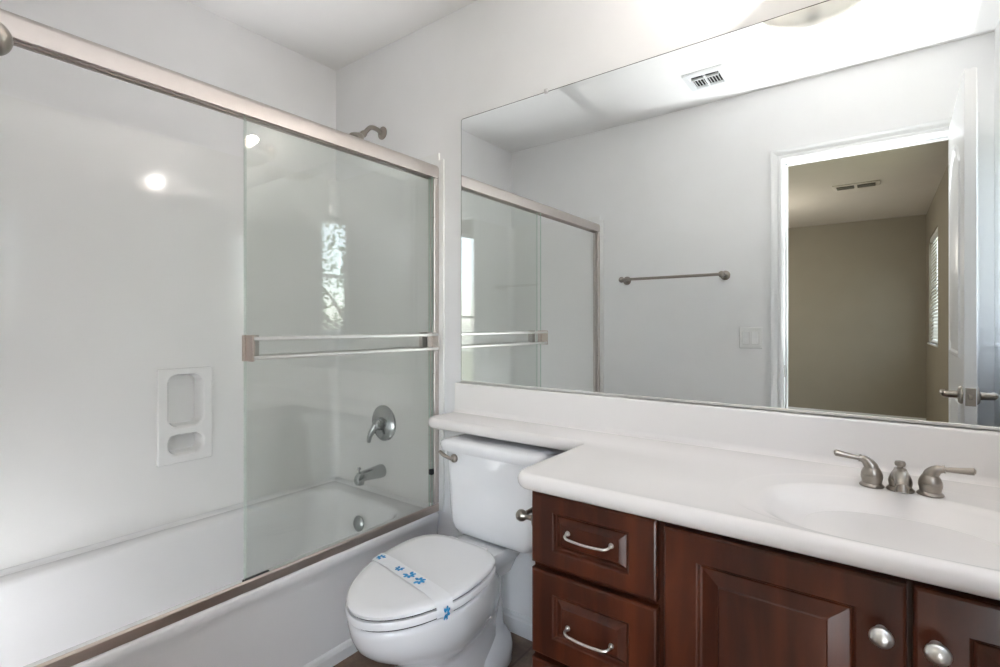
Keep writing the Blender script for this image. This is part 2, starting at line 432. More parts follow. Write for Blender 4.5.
window('added_fill_window', HX1, UY0, UY1, UZ0, UZ1)  # invented opening, lets extra sky light through the doorway
bl = thing('window_blind', 'white horizontal slatted blind on the bedroom window seen in the mirror', 'blind', (HX1+.03, (VY0+VY1)/2, VZ0+.01))
b = NB(); bx(b, (HX1+.008, VY0+.006, VZ1-.045), (HX1+.05, VY1-.006, VZ1-.003), .004, 2); obj('head_rail', b, M['blind'], bl)
b = NB(); z = VZ0+.03
while z < VZ1-.05:
    c, s_ = math.cos(math.radians(55)), math.sin(math.radians(55))
    loft(b, [[Vector((HX1+.029+u*c-v*s_, yy, z+u*s_+v*c)) for u, v in ((-.022,-.001),(0,.002),(.022,-.001),(.022,.001),(0,.004),(-.022,.001))] for yy in (VY0+.01, VY1-.01)])
    z += .036
obj('slats', b, M['blind'], bl)
b = NB(); bx(b, (HX1+.015, VY0+.01, VZ0+.004), (HX1+.043, VY1-.01, VZ0+.018), .003, 2); obj('bottom_rail', b, M['blind'], bl)

# ------------------------------------------------------------------ tree outside the window
tr = thing('leafy_tree', 'leafy green tree outside the bathroom window, glimpsed in the shower glass', 'tree', (3.4,-3.1,-.05))
b = NB(); tube(b, [(3.4,-3.1,-.05),(3.42,-3.08,.6),(3.36,-3.14,1.3),(3.4,-3.1,2.2)], [.11,.09,.07,.03], 10, 4)
for a in range(7):
    an = a*.9+.3; z0 = .9+a*.16
    tube(b, [(3.39,-3.11,z0),(3.39+.45*math.cos(an),-3.11+.45*math.sin(an),z0+.3),(3.39+.95*math.cos(an),-3.11+.95*math.sin(an),z0+.55)], [.03,.02,.008], 6, 3)
obj('trunk', b, M['bark'], tr)
b = NB(); rnd = random.Random(3)
for k in range(2300):
    while True:
        p = Vector((rnd.uniform(-1,1), rnd.uniform(-1,1), rnd.uniform(-1,1)))
        if .25 < p.length < 1: break
    c = Vector((3.4+p.x*1.15, -3.1+p.y*1.35, 1.75+p.z*1.25))
    d = Vector((rnd.gauss(0,1), rnd.gauss(0,1), rnd.gauss(0,1))).normalized(); e = d.orthogonal().normalized()
    e = Matrix.Rotation(rnd.uniform(0,6), 3, d) @ e; g = d.cross(e)
    L = rnd.uniform(.035,.06); w = L*.4
    vs = [b.verts.new(c+q) for q in (-e*L, g*w-e*L*.2+d*.006, e*L, -g*w-e*L*.2+d*.006)]
    b.faces.new(vs)
fo = obj('foliage', b, M['leaf'], tr, smooth=False); fo['kind'] = 'stuff'

# ------------------------------------------------------------------ bathtub
tub = thing('bathtub', 'white alcove bathtub with a smooth apron behind the sliding glass door', 'bathtub', (-1.83,-.77,0))
TX0, TX1, TY0, TY1, TZ = -2.192, -1.468, YF+.012, -.012, .372
b = NB()
n = 8
def ring(cx, cy, hx, hy, r, z): return [Vector((x,y,z)) for x, y in rrect(cx, cy, hx, hy, r, n)]
ox, oy, hx, hy = (TX0+TX1)/2, (TY0+TY1)/2, (TX1-TX0)/2, (TY1-TY0)/2
ix = -1.845
rings = [ring(ox,oy,hx-.014,hy,.004,.0), ring(ox,oy,hx-.014,hy,.004,.30), ring(ox,oy,hx-.004,hy,.008,.335), ring(ox,oy,hx,hy,.010,.345), ring(ox,oy,hx,hy,.012,TZ-.010), ring(ox,oy,hx-.004,hy-.004,.014,TZ-.003), ring(ox,oy,hx-.012,hy-.012,.02,TZ),
         ring(ix,oy,.285,.685,.11,TZ), ring(ix,oy,.276,.676,.11,TZ-.004), ring(ix,oy,.268,.668,.11,TZ-.014), ring(ix,oy,.255,.65,.12,TZ-.09), ring(ix,oy,.235,.62,.13,TZ-.20), ring(ix,oy,.215,.585,.13,.09), ring(ix,oy,.19,.555,.12,.065), ring(ix,oy,.14,.50,.10,.055)]
loft(b, rings, True, True)
tb = obj('tub_shell', b, M['tub'], tub, angle=50)
b = NB(); prof = [(0,0),(.012,0),(.012,.035),(.008,.046),(.003,.052),(0,.052)]
loft(b, [[Vector((TX1-.0145+a, y, z)) for a, z in prof] for y in (TY0, TY1)]); obj('apron_base_strip', b, M['trim'], tub, smooth=False)
b = NB()
cpr = [(-.0008,-.004),(.016,-.004),(.016,.0008),(.010,.002),(.005,.006),(.0025,.014),(-.0008,.014)]
loft(b, [[Vector((XL+.0117+u, y, TZ+v)) for u, v in cpr] for y in (YF+.012, -.012)])
for yc, sg in ((-.0117,-1),(YF+.0117,1)):
    loft(b, [[Vector((x, yc+sg*u, TZ+v)) for u, v in cpr] for x in (XL+.0112, -1.52)])
cb = obj('caulk_bead', b, M['tub'], tub, smooth=True, angle=60)
b = NB(); lathe(b, [(0,0),(.032,0),(.032,.003),(.026,.006),(0,.006)], (ix, -.33, .0555), (0,0,1), 24); obj('drain', b, M['chrome'], tub)
b = NB(); lathe(b, [(0,0),(.034,0),(.034,.004),(.028,.009),(0,.010)], (ix, -.134, .27), (0,-1,.12), 24); obj('overflow_plate', b, M['chrome'], tub)

# ------------------------------------------------------------------ tub surround (three glossy panels) with moulded soap niche
sur = thing('tub_surround', 'glossy warm white wall surround panels rising above the bathtub', 'wall surround', (-1.83,-.77,TZ))
SZ = 1.875; t = .010
NY0, NY1, NZ0, NZ1 = -.80, -.603, .612, .982
b = NB(); xs0, xs1 = XL+.0005, XL+t
# back panel, cut round the niche
bx(b, (xs0, YF+.0005, TZ+.0005), (xs1, NY0+.01, SZ), 0); bx(b, (xs0, NY1-.01, TZ+.0005), (xs1, -.0005, SZ), 0)
bx(b, (xs0, NY0+.01, TZ+.0005), (xs1, NY1-.01, NZ0+.01), 0); bx(b, (xs0, NY0+.01, NZ1-.01), (xs1, NY1-.01, SZ), 0)
obj('long_panel', b, M['surround'], sur, smooth=False)
for nm, y0, y1, sg in (('end_panel', -.0005, -t, -1), ('end_panel', YF+.0005, YF+t, 1)):
    b = NB()
    bx(b, (xs1, min(y0,y1), TZ+.0005), (-1.478, max(y0,y1), SZ), 0)
    bx(b, (-1.4779, min(y0,y1), TZ+.0005), (-1.452, max(y0,y1), SZ-.03))
    obj(nm, b, M['surround'], sur, smooth=False)
# coved inside corners
for yc, sg in ((-t, -1), (YF+t, 1)):
    b = NB(); R = .045
    pr = [(0,0)]+[(R-R*math.sin(a), R-R*math.cos(a)) for a in [PI/2*k/8 for k in range(9)]]
    loft(b, [[Vector((xs1+u, yc+sg*v, z)) for u, v in pr] for z in (TZ+.016, SZ)]); obj('corner_cove', b, M['surround'], sur)
# niche: raised frame, tall recess, soap recess
b = NB()
def nring(y0, y1, z0, z1, r, x): return [Vector((x, p, q)) for p, q in rrect((y0+y1)/2, (z0+z1)/2, (y1-y0)/2, (z1-z0)/2, r, 6)]
outer = [nring(NY0,NY1,NZ0,NZ1,.006,xs1-.001), nring(NY0,NY1,NZ0,NZ1,.006,xs1+.008), nring(NY0+.004,NY1-.004,NZ0+.004,NZ1-.004,.006,xs1+.012)]
vr = loft(b, outer, False, False)
holes = []
for y0, y1, z0, z1, r, dep in ((-.768,-.635,.748,.963,.034,.050),(-.768,-.635,.642,.726,.028,.045)):
    hr = loft(b, [nring(y0,y1,z0,z1,r,xs1+.012), nring(y0+.005,y1-.005,z0+.005,z1-.005,r,xs1+.006), nring(y0+.008,y1-.008,z0+.008,z1-.008,r,xs1-.02), nring(y0+.014,y1-.014,z0+.012,z1-.012,r-.006,xs1-dep)], False, True)
    holes.append(hr[0])
def ring_edges(vs): return [b.edges.get((vs[i], vs[(i+1) % len(vs)])) for i in range(len(vs))]
es = ring_edges(vr[-1])
for h in holes: es += ring_edges(h)
bmesh.ops.triangle_fill(b, use_beauty=True, use_dissolve=False, edges=es)
ni = obj('soap_niche', b, M['surround'], sur, angle=35); ni['label'] = 'raised rectangular soap niche with a tall recess above a small one'

# ------------------------------------------------------------------ sliding shower door
sd = thing('shower_door', 'framed sliding glass shower door with double towel rail on the tub rim', 'shower door', (-1.495,-.77,TZ))
XF = -1.474
# header: rounded face, open channel below
b = NB()
pr = [(0,1.766),(0,1.806),(-.004,1.816),(-.012,1.822),(-.030,1.822),(-.038,1.816),(-.040,1.80),(-.040,1.764),(-.037,1.764),(-.037,1.79),(-.022,1.795),(-.022,1.766),(-.019,1.766),(-.019,1.795),(-.003,1.79),(-.003,1.766)]
loft(b, [[Vector((XF+a, y, z)) for a, z in pr] for y in (YF+t+.002, -t-.002)]); obj('header_rail', b, M['alu'], sd, angle=35)
b = NB(); bx(b, (XF-.036, YF+.02, 1.769), (XF-.023, -.02, 1.785)); bx(b, (XF-.018, YF+.02, 1.769), (XF-.004, -.02, 1.785)); obj('header_channel', b, M['track'], sd, smooth=False)
# bottom track
b = NB()
pr = [(0,TZ),(0,.398),(-.003,.403),(-.006,.403),(-.0075,.379),(-.018,.379),(-.0185,.385),(-.0205,.385),(-.021,.379),(-.036,.379),(-.037,.386),(-.040,.386),(-.042,TZ)]
loft(b, [[Vector((XF+a, y, z+.0005)) for a, z in pr] for y in (YF+t+.002, -t-.002)]); obj('bottom_track', b, M['track'], sd, smooth=False)
for y0, y1 in ((-t-.002, -.036), (YF+t+.002, YF+.036)):
    s_ = -1 if y0 > -.5 else 1
    b = NB(); pr = [(-.001,0),(-.001,.022),(-.004,.025),(-.007,.025),(-.009,.014),(-.018,.014),(-.020,.025),(-.037,.025),(-.040,.020),(-.040,0)]
    loft(b, [[Vector((XF+a, y0+s_*d, z)) for a, d in pr] for z in (.408, 1.763)]); j = obj('wall_jamb', b, M['alu'] , sd, smooth=False)
    b = NB(); bx(b, (XF-.022, min(y0+s_*.014,y0+s_*.04), .53), (XF-.004, max(y0+s_*.014,y0+s_*.04), .552), .002, 1)
    obj('bumper', b, M['black'], j)
    for z in (1.60, .95):
        b = NB(); lathe(b, [(0,0),(.003,0),(.0025,.0015),(0,.002)], (XF-.0055, y0+s_*.0245, z), (0,s_,0), 10); obj('screw', b, M['nickel'], j)
GY1 = -.040
def panel(x, y0, y1, z0, z1):
    b = NB(); bx(b, (x-.0025, y0, z0), (x+.0025, y1, z1))
    for f in b.faces:
        if abs(f.normal.x) < .5: f.material_index = 1
    g = obj('glass_panel', b, [M['glass'], M['glassedge']], sd, smooth=False)
    b = NB(); bx(b, (x-.006, y0+.02, z1-.014), (x+.008, y1-.02, z1), .002, 1); obj('hanger_rail', b, M['track'], g)
    return g
g1 = panel(XF-.0125, -.818, GY1, .388, 1.785)
g2 = panel(XF-.0285, -.805, GY1, .388, 1.785)
g1['label'] = 'outer glass panel carrying the double towel rail'; g2['label'] = 'inner glass panel behind the outer one'
xo = XF-.0125; xi = XF-.0285
b = NB(); bx(b, (xo-.006, -.822, .388), (xo+.006, -.742, .405), .002, 1); obj('bottom_guide', b, M['black'], g1)
def rail(g, x, sg, reach, y0, y1, r):
    b = NB(); X = x+sg*reach
    for z in (1.112, 1.056):
        loft(b, [[Vector((X+sg*u*r, y, z+v*r)) for u, v in ((-.6,-1),(.6,-1),(1,-.6),(1,.6),(.6,1),(-.6,1),(-1,.6),(-1,-.6))] for y in (y0, y1)])
    rr = obj('towel_rail', b, M['satin'], g, angle=30)
    for yy, s_ in ((y0,1),(y1,-1)):
        b = NB(); bx(b, (min(x+sg*.003,X+sg*r), min(yy-s_*.006,yy+s_*.0), 1.046), (max(x+sg*.003,X+sg*r), max(yy-s_*.006,yy), 1.122), .0015, 1)
        bx(b, (min(x+sg*.003,x+sg*.010), min(yy-s_*.006,yy+s_*.022), 1.046), (max(x+sg*.003,x+sg*.010), max(yy-s_*.006,yy+s_*.022), 1.122), .001, 1)
        if g is g1 and s_ == 1: bx(b, (x-.006, yy-.010, 1.046), (x-.003, yy+.016, 1.122), .001, 1); bx(b, (x-.006, yy-.010, 1.046), (x+.010, yy-.006, 1.122), .001, 1)
        obj('rail_bracket', b, M['track'] if (s_ == 1 and g is g1) else M['alu'], rr)
rail(g1, xo, 1, .042, -.812, -.050, .0055)
rail(g2, xi, -1, .040, -.785, -.055, .0055)

# ------------------------------------------------------------------ shower head, valve, spout (mirror-wall end of the tub)
sh = thing('shower_sprayer', 'brushed nickel shower head on a bent arm high above the header rail', 'shower head', (-1.846,-.002,2.045))
YP = 0
b = NB(); lathe(b, [(0,0),(.030,0),(.030,.003),(.024,.008),(.012,.012),(0,.013)], (-1.846, YP, 2.045), (0,-1,0), 28); obj('flange', b, M['nickel'], sh)
b = NB(); tube(b, [(-1.846,-.008,2.045),(-1.846,-.040,2.054),(-1.846,-.072,2.048),(-1.846,-.104,2.014)], .0105, 14, 6); obj('shower_arm', b, M['nickel'], sh)
b = NB(); ax = Vector((0,-.72,-.69))
lathe(b, [(0,-.002),(.012,-.002),(.015,.008),(.015,.018),(.011,.024),(.02,.034),(.034,.062),(.036,.07),(.033,.074),(0,.072)], (-1.846,-.102,2.016), ax, 28); obj('spray_head', b, M['nickel'], sh)
va = thing('shower_valve', 'round chrome single lever shower valve above the tub spout', 'valve', (-1.824,-t,.70))
b = NB(); lathe(b, [(0,0),(.082,0),(.082,.003),(.075,.009),(.048,.013),(.036,.017),(0,.017)], (-1.824,-t,.70), (0,-1,0), 36); obj('escutcheon', b, M['chrome'], va)
b = NB(); lathe(b, [(0,.016),(.030,.016),(.028,.035),(.024,.05),(.016,.056),(0,.058)], (-1.824,-t,.70), (0,-1,0), 28)
tube(b, [(-1.824,-t-.044,.70),(-1.838,-t-.054,.672),(-1.852,-t-.060,.645),(-1.858,-t-.060,.618)], [.018,.015,.012,.009], 12, 4); obj('lever', b, M['chrome'], va)
sp = thing('tub_spout', 'chrome tub spout with diverter pull below the shower valve', 'tub spout', (-1.838,-t,.478))
b = NB(); rings = []
for y, r, z, fl in ((0,.030,0,1),(-.012,.031,0,1),(-.05,.027,.0,1),(-.10,.024,.0,1),(-.128,.023,-.004,1.05),(-.142,.019,-.012,1.1),(-.147,.010,-.014,1.1)):
    rings.append([Vector((-1.838+r*math.cos(a), -t+y, .478+z+r*fl*math.sin(a))) for a in [2*PI*k/24 for k in range(24)]])
loft(b, rings); lathe(b, [(0,0),(.019,0),(.019,.018),(0,.018)], (-1.838,-t-.125,.445), (0,0,1), 20); obj('spout_body', b, M['chrome'], sp)
b = NB(); lathe(b, [(0,-.004),(.004,-.004),(.004,.012),(.008,.014),(.008,.02),(.004,.023),(0,.023)], (-1.838,-t-.128,.498), (0,0,1), 16); obj('diverter_knob', b, M['chrome'], sp)

# ------------------------------------------------------------------ toilet
TXC = -1.092
to = thing('toilet', 'white two piece toilet with lid closed between tub and vanity', 'toilet', (TXC,-.4,0))
def egg(a, yb, ym, yf, pb=2.5, pf=1.88, n=64, xc=TXC):
    out = []
    for k in range(n):
        t_ = 2*PI*k/n; c, s = math.cos(t_), math.sin(t_)
        p = pb if s > 0 else pf
        L = (yb-ym) if s > 0 else (ym-yf)
        yy = ym+L*math.copysign(abs(s)**(2/p), s)
        out.append((xc+.1*max(0,-.30-yy)+a*math.copysign(abs(c)**(2/p), c), ym+L*math.copysign(abs(s)**(2/p), s)))
    return out
def er(z, *a, **k): return [Vector((x,y,z)) for x, y in egg(*a, **k)]
b = NB()
loft(b, [er(.001,.096,-.16,-.40,-.600), er(.012,.102,-.15,-.40,-.608), er(.06,.100,-.15,-.40,-.604), er(.14,.098,-.15,-.40,-.592), er(.175,.100,-.15,-.41,-.594),
         er(.195,.106,-.155,-.42,-.600), er(.212,.116,-.16,-.44,-.611), er(.235,.132,-.17,-.455,-.634), er(.265,.150,-.18,-.465,-.676), er(.29,.161,-.19,-.468,-.712), er(.315,.168,-.20,-.47,-.736), er(.34,.173,-.21,-.47,-.749), er(.37,.176,-.24,-.47,-.756), er(.386,.176,-.25,-.47,-.756), er(.391,.171,-.255,-.47,-.751)], True, True)
# rear foot flange and trapway column
loft(b, [er(.0012,.098,-.10,-.25,-.42), er(.010,.106,-.09,-.25,-.43), er(.055,.106,-.09,-.25,-.43), er(.085,.101,-.10,-.25,-.42), er(.105,.090,-.115,-.25,-.40), er(.125,.080,-.125,-.25,-.385), er(.20,.078,-.13,-.25,-.38), er(.30,.078,-.13,-.25,-.38), er(.36,.078,-.13,-.25,-.36)], True, True)
obj('bowl', b, M['porcelain'], to, angle=50)
b = NB()
# deck under the tank that ties bowl and tank together
dk = lambda z, hx, y0, y1, r: [Vector((x,y,z)) for x, y in rrect(TXC, (y0+y1)/2, hx, (y1-y0)/2, r, 6)]
loft(b, [dk(.30,.070,-.30,-.10,.035), dk(.345,.088,-.31,-.09,.035), dk(.362,.099,-.33,-.075,.035), dk(.397,.102,-.35,-.07,.035), dk(.403,.098,-.346,-.074,.035)])
obj('tank_deck', b, M['porcelain'], to, angle=50)
b = NB()
loft(b, [er(.396,.174,-.286,-.47,-.754,pb=3.3), er(.398,.180,-.280,-.47,-.762,pb=3.3), er(.412,.181,-.280,-.47,-.763,pb=3.3), er(.4165,.178,-.283,-.47,-.760,pb=3.3), er(.4175,.168,-.292,-.47,-.746,pb=3.3)], True, True)
obj('seat', b, M['seat'], to, angle=50)
b = NB()
loft(b, [er(.4215,.167,-.288,-.47,-.748,pb=3.3), er(.423,.177,-.280,-.47,-.759,pb=3.3), er(.431,.178,-.279,-.47,-.760,pb=3.3), er(.4365,.171,-.285,-.47,-.752,pb=3.3), er(.4385,.146,-.305,-.47,-.725,pb=3.3), er(.4395,.08,-.39,-.47,-.60,pb=3.3)], True, True)
obj('lid', b, M['seat'], to, angle=60)
b = NB(); loft(b, [er(.4170,.1715,-.29,-.47,-.7525), er(.4218,.1715,-.29,-.47,-.7525)]); obj('seat_gap_shade', b, M['dark'], to)  # near-black layer, puts the shade of the gap under the lid into colour
b = NB(); loft(b, [er(.3905,.1725,-.29,-.47,-.7525), er(.3965,.1725,-.29,-.47,-.7525)]); obj('seat_gap_shade', b, M['dark'], to)  # same for the shadow line between seat and bowl, painted dark
for sx in (-1, 1):
    b = NB(); bx(b, (TXC+sx*.065-.018, -.288, .400), (TXC+sx*.065+.018, -.264, .430), .006, 3); obj('hinge_cap', b, M['seat'], to)
# tank
def tr_(z, hx, y0, y1, r): return [Vector((x,y,z)) for x, y in rrect(-1.051, (y0+y1)/2, hx, (y1-y0)/2, r, 8)]
b = NB()
loft(b, [tr_(.4075,.125,-.175,-.045,.03), tr_(.4100,.145,-.198,-.032,.032), tr_(.419,.164,-.209,-.024,.034), tr_(.435,.175,-.214,-.020,.034), tr_(.455,.180,-.217,-.018,.032), tr_(.50,.184,-.219,-.016,.03), tr_(.60,.190,-.221,-.014,.03), tr_(.7035,.197,-.223,-.012,.03)], True, True)
obj('tank', b, M['porcelain'], to, angle=50)
b = NB()
loft(b, [tr_(.7045,.198,-.224,-.012,.03), tr_(.706,.211,-.235,-.008,.03), tr_(.724,.216,-.240,-.006,.03), tr_(.736,.214,-.237,-.008,.03), tr_(.742,.206,-.228,-.014,.03), tr_(.745,.18,-.2,-.03,.03)], True, True)
obj('tank_lid', b, M['porcelain'], to, angle=50)
b = NB(); lathe(b, [(0,0),(.015,0),(.015,.006),(.010,.012),(0,.014)], (-1.196,-.2225,.682), (0,-1,0), 20)
tube(b, [(-1.195,-.236,.682),(-1.209,-.243,.687),(-1.226,-.246,.693),(-1.247,-.244,.702)], [.008,.0075,.0085,.0075], 12, 5, flat=.8); fl = obj('flush_lever', b, M['nickel'], to)
fl['label'] = 'brushed nickel flush lever'

# paper band over the closed lid
b = NB()
path = [(-.1795,.4215),(-.1785,.4335),(-.166,.4378),(-.146,.4396),(-.09,.4416),(-.05,.4404),(0,.4403),(.06,.4412),(.115,.4402),(.146,.4396),(.164,.4380),(.1785,.4335),(.1805,.4245),(.1835,.417),(.1845,.411),(.1845,.400),(.183,.397)]
NW = 6
def yscale(y):   # outline half-width factor towards the front
    return (1-abs((y+.47)/.287)**1.88)**(1/1.88) if y < -.47 else 1
grid = []
for i, (dx, z) in enumerate(path):
    row = []
    for k in range(NW+1):
        y = -.507-.050*k/NW-.055*(dx+.17)/.34
        sc = yscale(y)
        lift = .0012*math.sin(k*1.7+i*1.3)*(1 if 3 < i < 10 else 0)
        ex = .1*max(0,-.30-y)+dx*sc+math.copysign(.0022, dx)*(1 if abs(dx) > .16 else 0)
        row.append(b.verts.new((TXC+ex, y, z+abs(lift)+.0011)))
    grid.append(row)
for i in range(len(path)-1):
    for k in range(NW): b.faces.new((grid[i][k], grid[i][k+1], grid[i+1][k+1], grid[i+1][k]))
fs = b.faces[:]
bmesh.ops.recalc_face_normals(b, faces=fs)
r = bmesh.ops.solidify(b, geom=fs, thickness=.0004)
def surf(dx, yk):
    """point and tangent on the band at arclength-like x and across fraction"""
    for i in range(len(path)-1):
        if path[i][0] <= dx <= path[i+1][0]:
            f = (dx-path[i][0])/(path[i+1][0]-path[i][0]+1e-9)
            a = path[i][1]*(1-f)+path[i+1][1]*f; return a
    return path[-1][1]
def flower(cx, cy, z, s, rot, vertical=False):
    for k in range(7):
        a = rot+2*PI*k/7
        if k == 3: continue
        pts = []
        for u, v in ((.12,0),(.5,.27),(1,.17),(1,-.17),(.5,-.27)):
            px, py = s*(u*math.cos(a)-v*math.sin(a)), s*(u*math.sin(a)+v*math.cos(a))
            if vertical: pts.append(Vector((cx+.0002, cy+px*.8, z+py)))
            else: pts.append(Vector((cx+px, cy+py, z+.0004*k*.1)))
        f = b.faces.new([b.verts.new(p) for p in pts]); f.material_index = 1
nb = len(b.faces)
for dx, s in ((-.152,.014),(-.050,.0135),(.002,.018),(.052,.018)):
    yy = -.532-.055*(dx+.17)/.34; flower(TXC+.1*(-.30-yy)+dx*yscale(yy), yy, surf(dx,0)+.0027, s*1.05, dx*20)
flower(TXC+.029+.1845*yscale(-.590)+.0055, -.590, .407, .018, .4, True)
bmesh_f = [f for f in b.faces if f.material_index == 1]
me_fix = set(id(f) for f in bmesh_f)
band = obj('paper_band', b, [M['paper'], M['blue']], smooth=True, angle=60)
tag(band, 'white paper band with blue flower prints across the closed toilet lid', 'paper band')

# ------------------------------------------------------------------ vanity cabinet
CX0, CX1, CYF, CZ = -.669, XR-.003, -.516, .761
vc = thing('vanity_cabinet', 'dark cherry vanity cabinet with two drawers and raised panel doors', 'cabinet', (-.13,-.26,0))
b = NB()
bx(b, (CX0, CYF, .0), (CX0+.018, -.003, CZ), .001, 1); bx(b, (CX1-.018, CYF, .0), (CX1, -.003, CZ), .001, 1)
bx(b, (CX0+.018, CYF+.06, .0), (CX1-.018, CYF+.075, .10)); bx(b, (CX0+.018, CYF+.02, .10), (CX1-.018, -.003, .118)); bx(b, (CX0+.018, -.012, .118), (CX1-.018, -.003, CZ))
for x0, x1 in ((CX0+.018, CX0+.03), (-.372,-.335), (.02,.056), (CX1-.04, CX1-.018)): bx(b, (x0, CYF, .10), (x1, CYF+.02, CZ))
for z0, z1 in ((.10,.125),(CZ-.014,CZ)): bx(b, (CX0+.018, CYF+.0005, z0), (CX1-.018, CYF+.0195, z1))
bx(b, (CX0+.018, CYF+.0008, .56), (-.36, CYF+.019, .60)); bx(b, (CX0+.018, CYF+.0008, .345), (-.36, CYF+.019, .385))
obj('carcass', b, M['wood'], vc, smooth=False)
def front(name, x0, x1, z0, z1, bw, bh, sl):
    y0 = CYF-.0015; T = .021
    def rr(i, j, d): return [Vector((x, y0-d, z)) for x, z in ((x0+i,z0+j),(x1-i,z0+j),(x1-i,z1-j),(x0+i,z1-j))]
    b = NB()
    loft(b, [rr(0,0,0), rr(0,0,T-.005), rr(.0015,.0015,T-.002), rr(.005,.005,T), rr(bw,bh,T), rr(bw+.003,bh+.003,T-.002), rr(bw+.006,bh+.006,T-.0075), rr(bw+.010,bh+.010,T-.009),
             rr(bw+.010+sl,bh+.010+sl*.8,T-.001), rr(bw+.012+sl,bh+.012+sl*.8,T+.0015), rr(bw+.016+sl,bh+.016+sl*.8,T+.0025)], True, True)
    return obj(name, b, M['wood'], vc, smooth=True, angle=20)
YFR = CYF-.0015-.021
def pull(xc, z, parent):
    b = NB(); w = .053
    tube(b, [(xc-w,YFR+.002,z+.002),(xc-w,YFR-.016,z+.001),(xc-w+.006,YFR-.024,z-.001),(xc-w+.018,YFR-.027,z-.002),(xc,YFR-.029,z-.003),(xc+w-.018,YFR-.027,z-.002),(xc+w-.006,YFR-.024,z-.001),(xc+w,YFR-.016,z+.001),(xc+w,YFR+.002,z+.002)], .0029, 12, 5)
    for s_ in (-1,1): lathe(b, [(0,0),(.0062,0),(.005,.004),(0,.005)], (xc+s_*w, YFR-.003, z+.0018), (0,-1,0), 14)
    p = obj('pull_handle', b, M['satin'], parent); p['label'] = 'satin nickel wire pull'
d1 = front('drawer', -.665, -.361, .586, .753, .058, .038, .012)
d2 = front('drawer', -.665, -.361, .372, .572, .058, .048, .014)
d3 = front('drawer', -.665, -.361, .115, .358, .058, .05, .016)
d1['label'] = 'top drawer under the counter'; d2['label'] = 'second drawer below the top drawer'
pull(-.511, .676, d1); pull(-.511, .461, d2); pull(-.511, .23, d3)
c1 = front('cabinet_door', -.347, .036, .115, .746, .064, .056, .030)
c2 = front('cabinet_door', .044, CX1-.004, .115, .746, .064, .056, .030)
for c_, x in ((c1, .008), (c2, .075)):
    b = NB(); lathe(b, [(0,-.002),(.0095,-.002),(.0085,.002),(.006,.006),(.006,.012),(.009,.016),(.0155,.0195),(.0165,.024),(.0145,.028),(.008,.031),(0,.032)], (x-.004, YFR, .663), (0,-1,0), 28)
    k = obj('knob', b, M['satin'], c_); k['label'] = 'round satin nickel knob'

# ------------------------------------------------------------------ countertop with banjo shelf, integral basin and backsplash
ct = thing('countertop', 'white moulded vanity top with integral basin and shelf over the toilet', 'countertop', (-.13,-.28,CZ+.0005))
ZT, ZB = .801, CZ+.0006
X1 = XR-.001
def arc(cx, cy, r, a0, a1, n=8): return [(cx+r*math.cos(a0+(a1-a0)*k/n), cy+r*math.sin(a0+(a1-a0)*k/n)) for k in range(n+1)]
FX0, FY, SX0, SY = -.706, -.568, -1.388, -.192
def outline(i):
    """counter outline shrunk by i along its free edges"""
    o = []
    o += [(X1, -.0008), (SX0+i, -.0008)]
    o += arc(SX0+.05, SY+.05, .05-i, PI, 1.5*PI, 8)
    o += arc(FX0-.03, SY-.03, .03+i, PI/2, 0, 6)     # concave inner corner
    o += arc(FX0+.045, FY+.045, .045-i, PI, 1.5*PI, 8)
    o += [(X1, FY+i)]
    return o
R = (ZT-ZB)/2
lv = [(.012,ZB)]
for k in range(0, 9):
    a = -PI/2+PI*k/8
    lv.append((.016-.016*math.cos(a)+.0, (ZT+ZB)/2+R*math.sin(a)))
b = NB()
rings = [[Vector((x,y,z)) for x, y in outline(i)] for i, z in [(.03,ZB)]+lv[1:]]
vr = loft(b, rings, True, False)
BXC, BYC = .037, -.372
def se(a, yb, yf, z, p):
    out = []
    for k in range(80):
        t_ = 2*PI*k/80; c, s_ = math.cos(t_), math.sin(t_)
        q = 2.2 if s_ > 0 else p
        L = yb-BYC if s_ > 0 else BYC-yf
        out.append(Vector((BXC+a*math.copysign(abs(c)**(2/q), c), BYC+L*math.copysign(abs(s_)**(2/q), s_), z)))
    return out
basin = [se(.292,-.118,-.5475,ZT,2.6), se(.287,-.123,-.5465,ZT-.0006,2.6), se(.278,-.132,-.545,ZT-.0018,2.6), se(.240,-.188,-.5425,ZT-.0024,2.8)]
for k in range(14):
    f = 1-k/13.5
    basin.append(se(.02+.208*f, -.345+.143*f, -.405-.137*f, ZT-.003-.064*(1-f**2.0), 2.2+.8*f))
br = loft(b, basin, False, True)
def re_(vs): return [b.edges.get((vs[i], vs[(i+1) % len(vs)])) for i in range(len(vs))]
bmesh.ops.triangle_fill(b, use_beauty=True, use_dissolve=False, edges=re_(vr[-1])+re_(br[0]))
obj('counter_slab', b, M['marble'], ct, angle=60)
b = NB()
pr = [(-.0008,ZT+.0002),(-.020,ZT+.0002),(-.020,.911),(-.0185,.915),(-.015,.917),(-.0008,.917)]
pr = [(-.034,ZT+.0002),(-.027,ZT+.003),(-.022,ZT+.009),(-.020,ZT+.018)]+pr[2:]+[(-.0008,ZT+.0002)]
loft(b, [[Vector((x,y,z)) for y, z in pr] for x in (-1.378, X1)]); obj('backsplash', b, M['marble'], ct, angle=50)
b = NB(); lathe(b, [(0,0),(.022,0),(.022,.002),(.017,.004),(.012,.001),(0,.001)], (BXC,BYC,ZT-.0668), (0,0,1), 24); obj('drain', b, M['nickel'], ct)

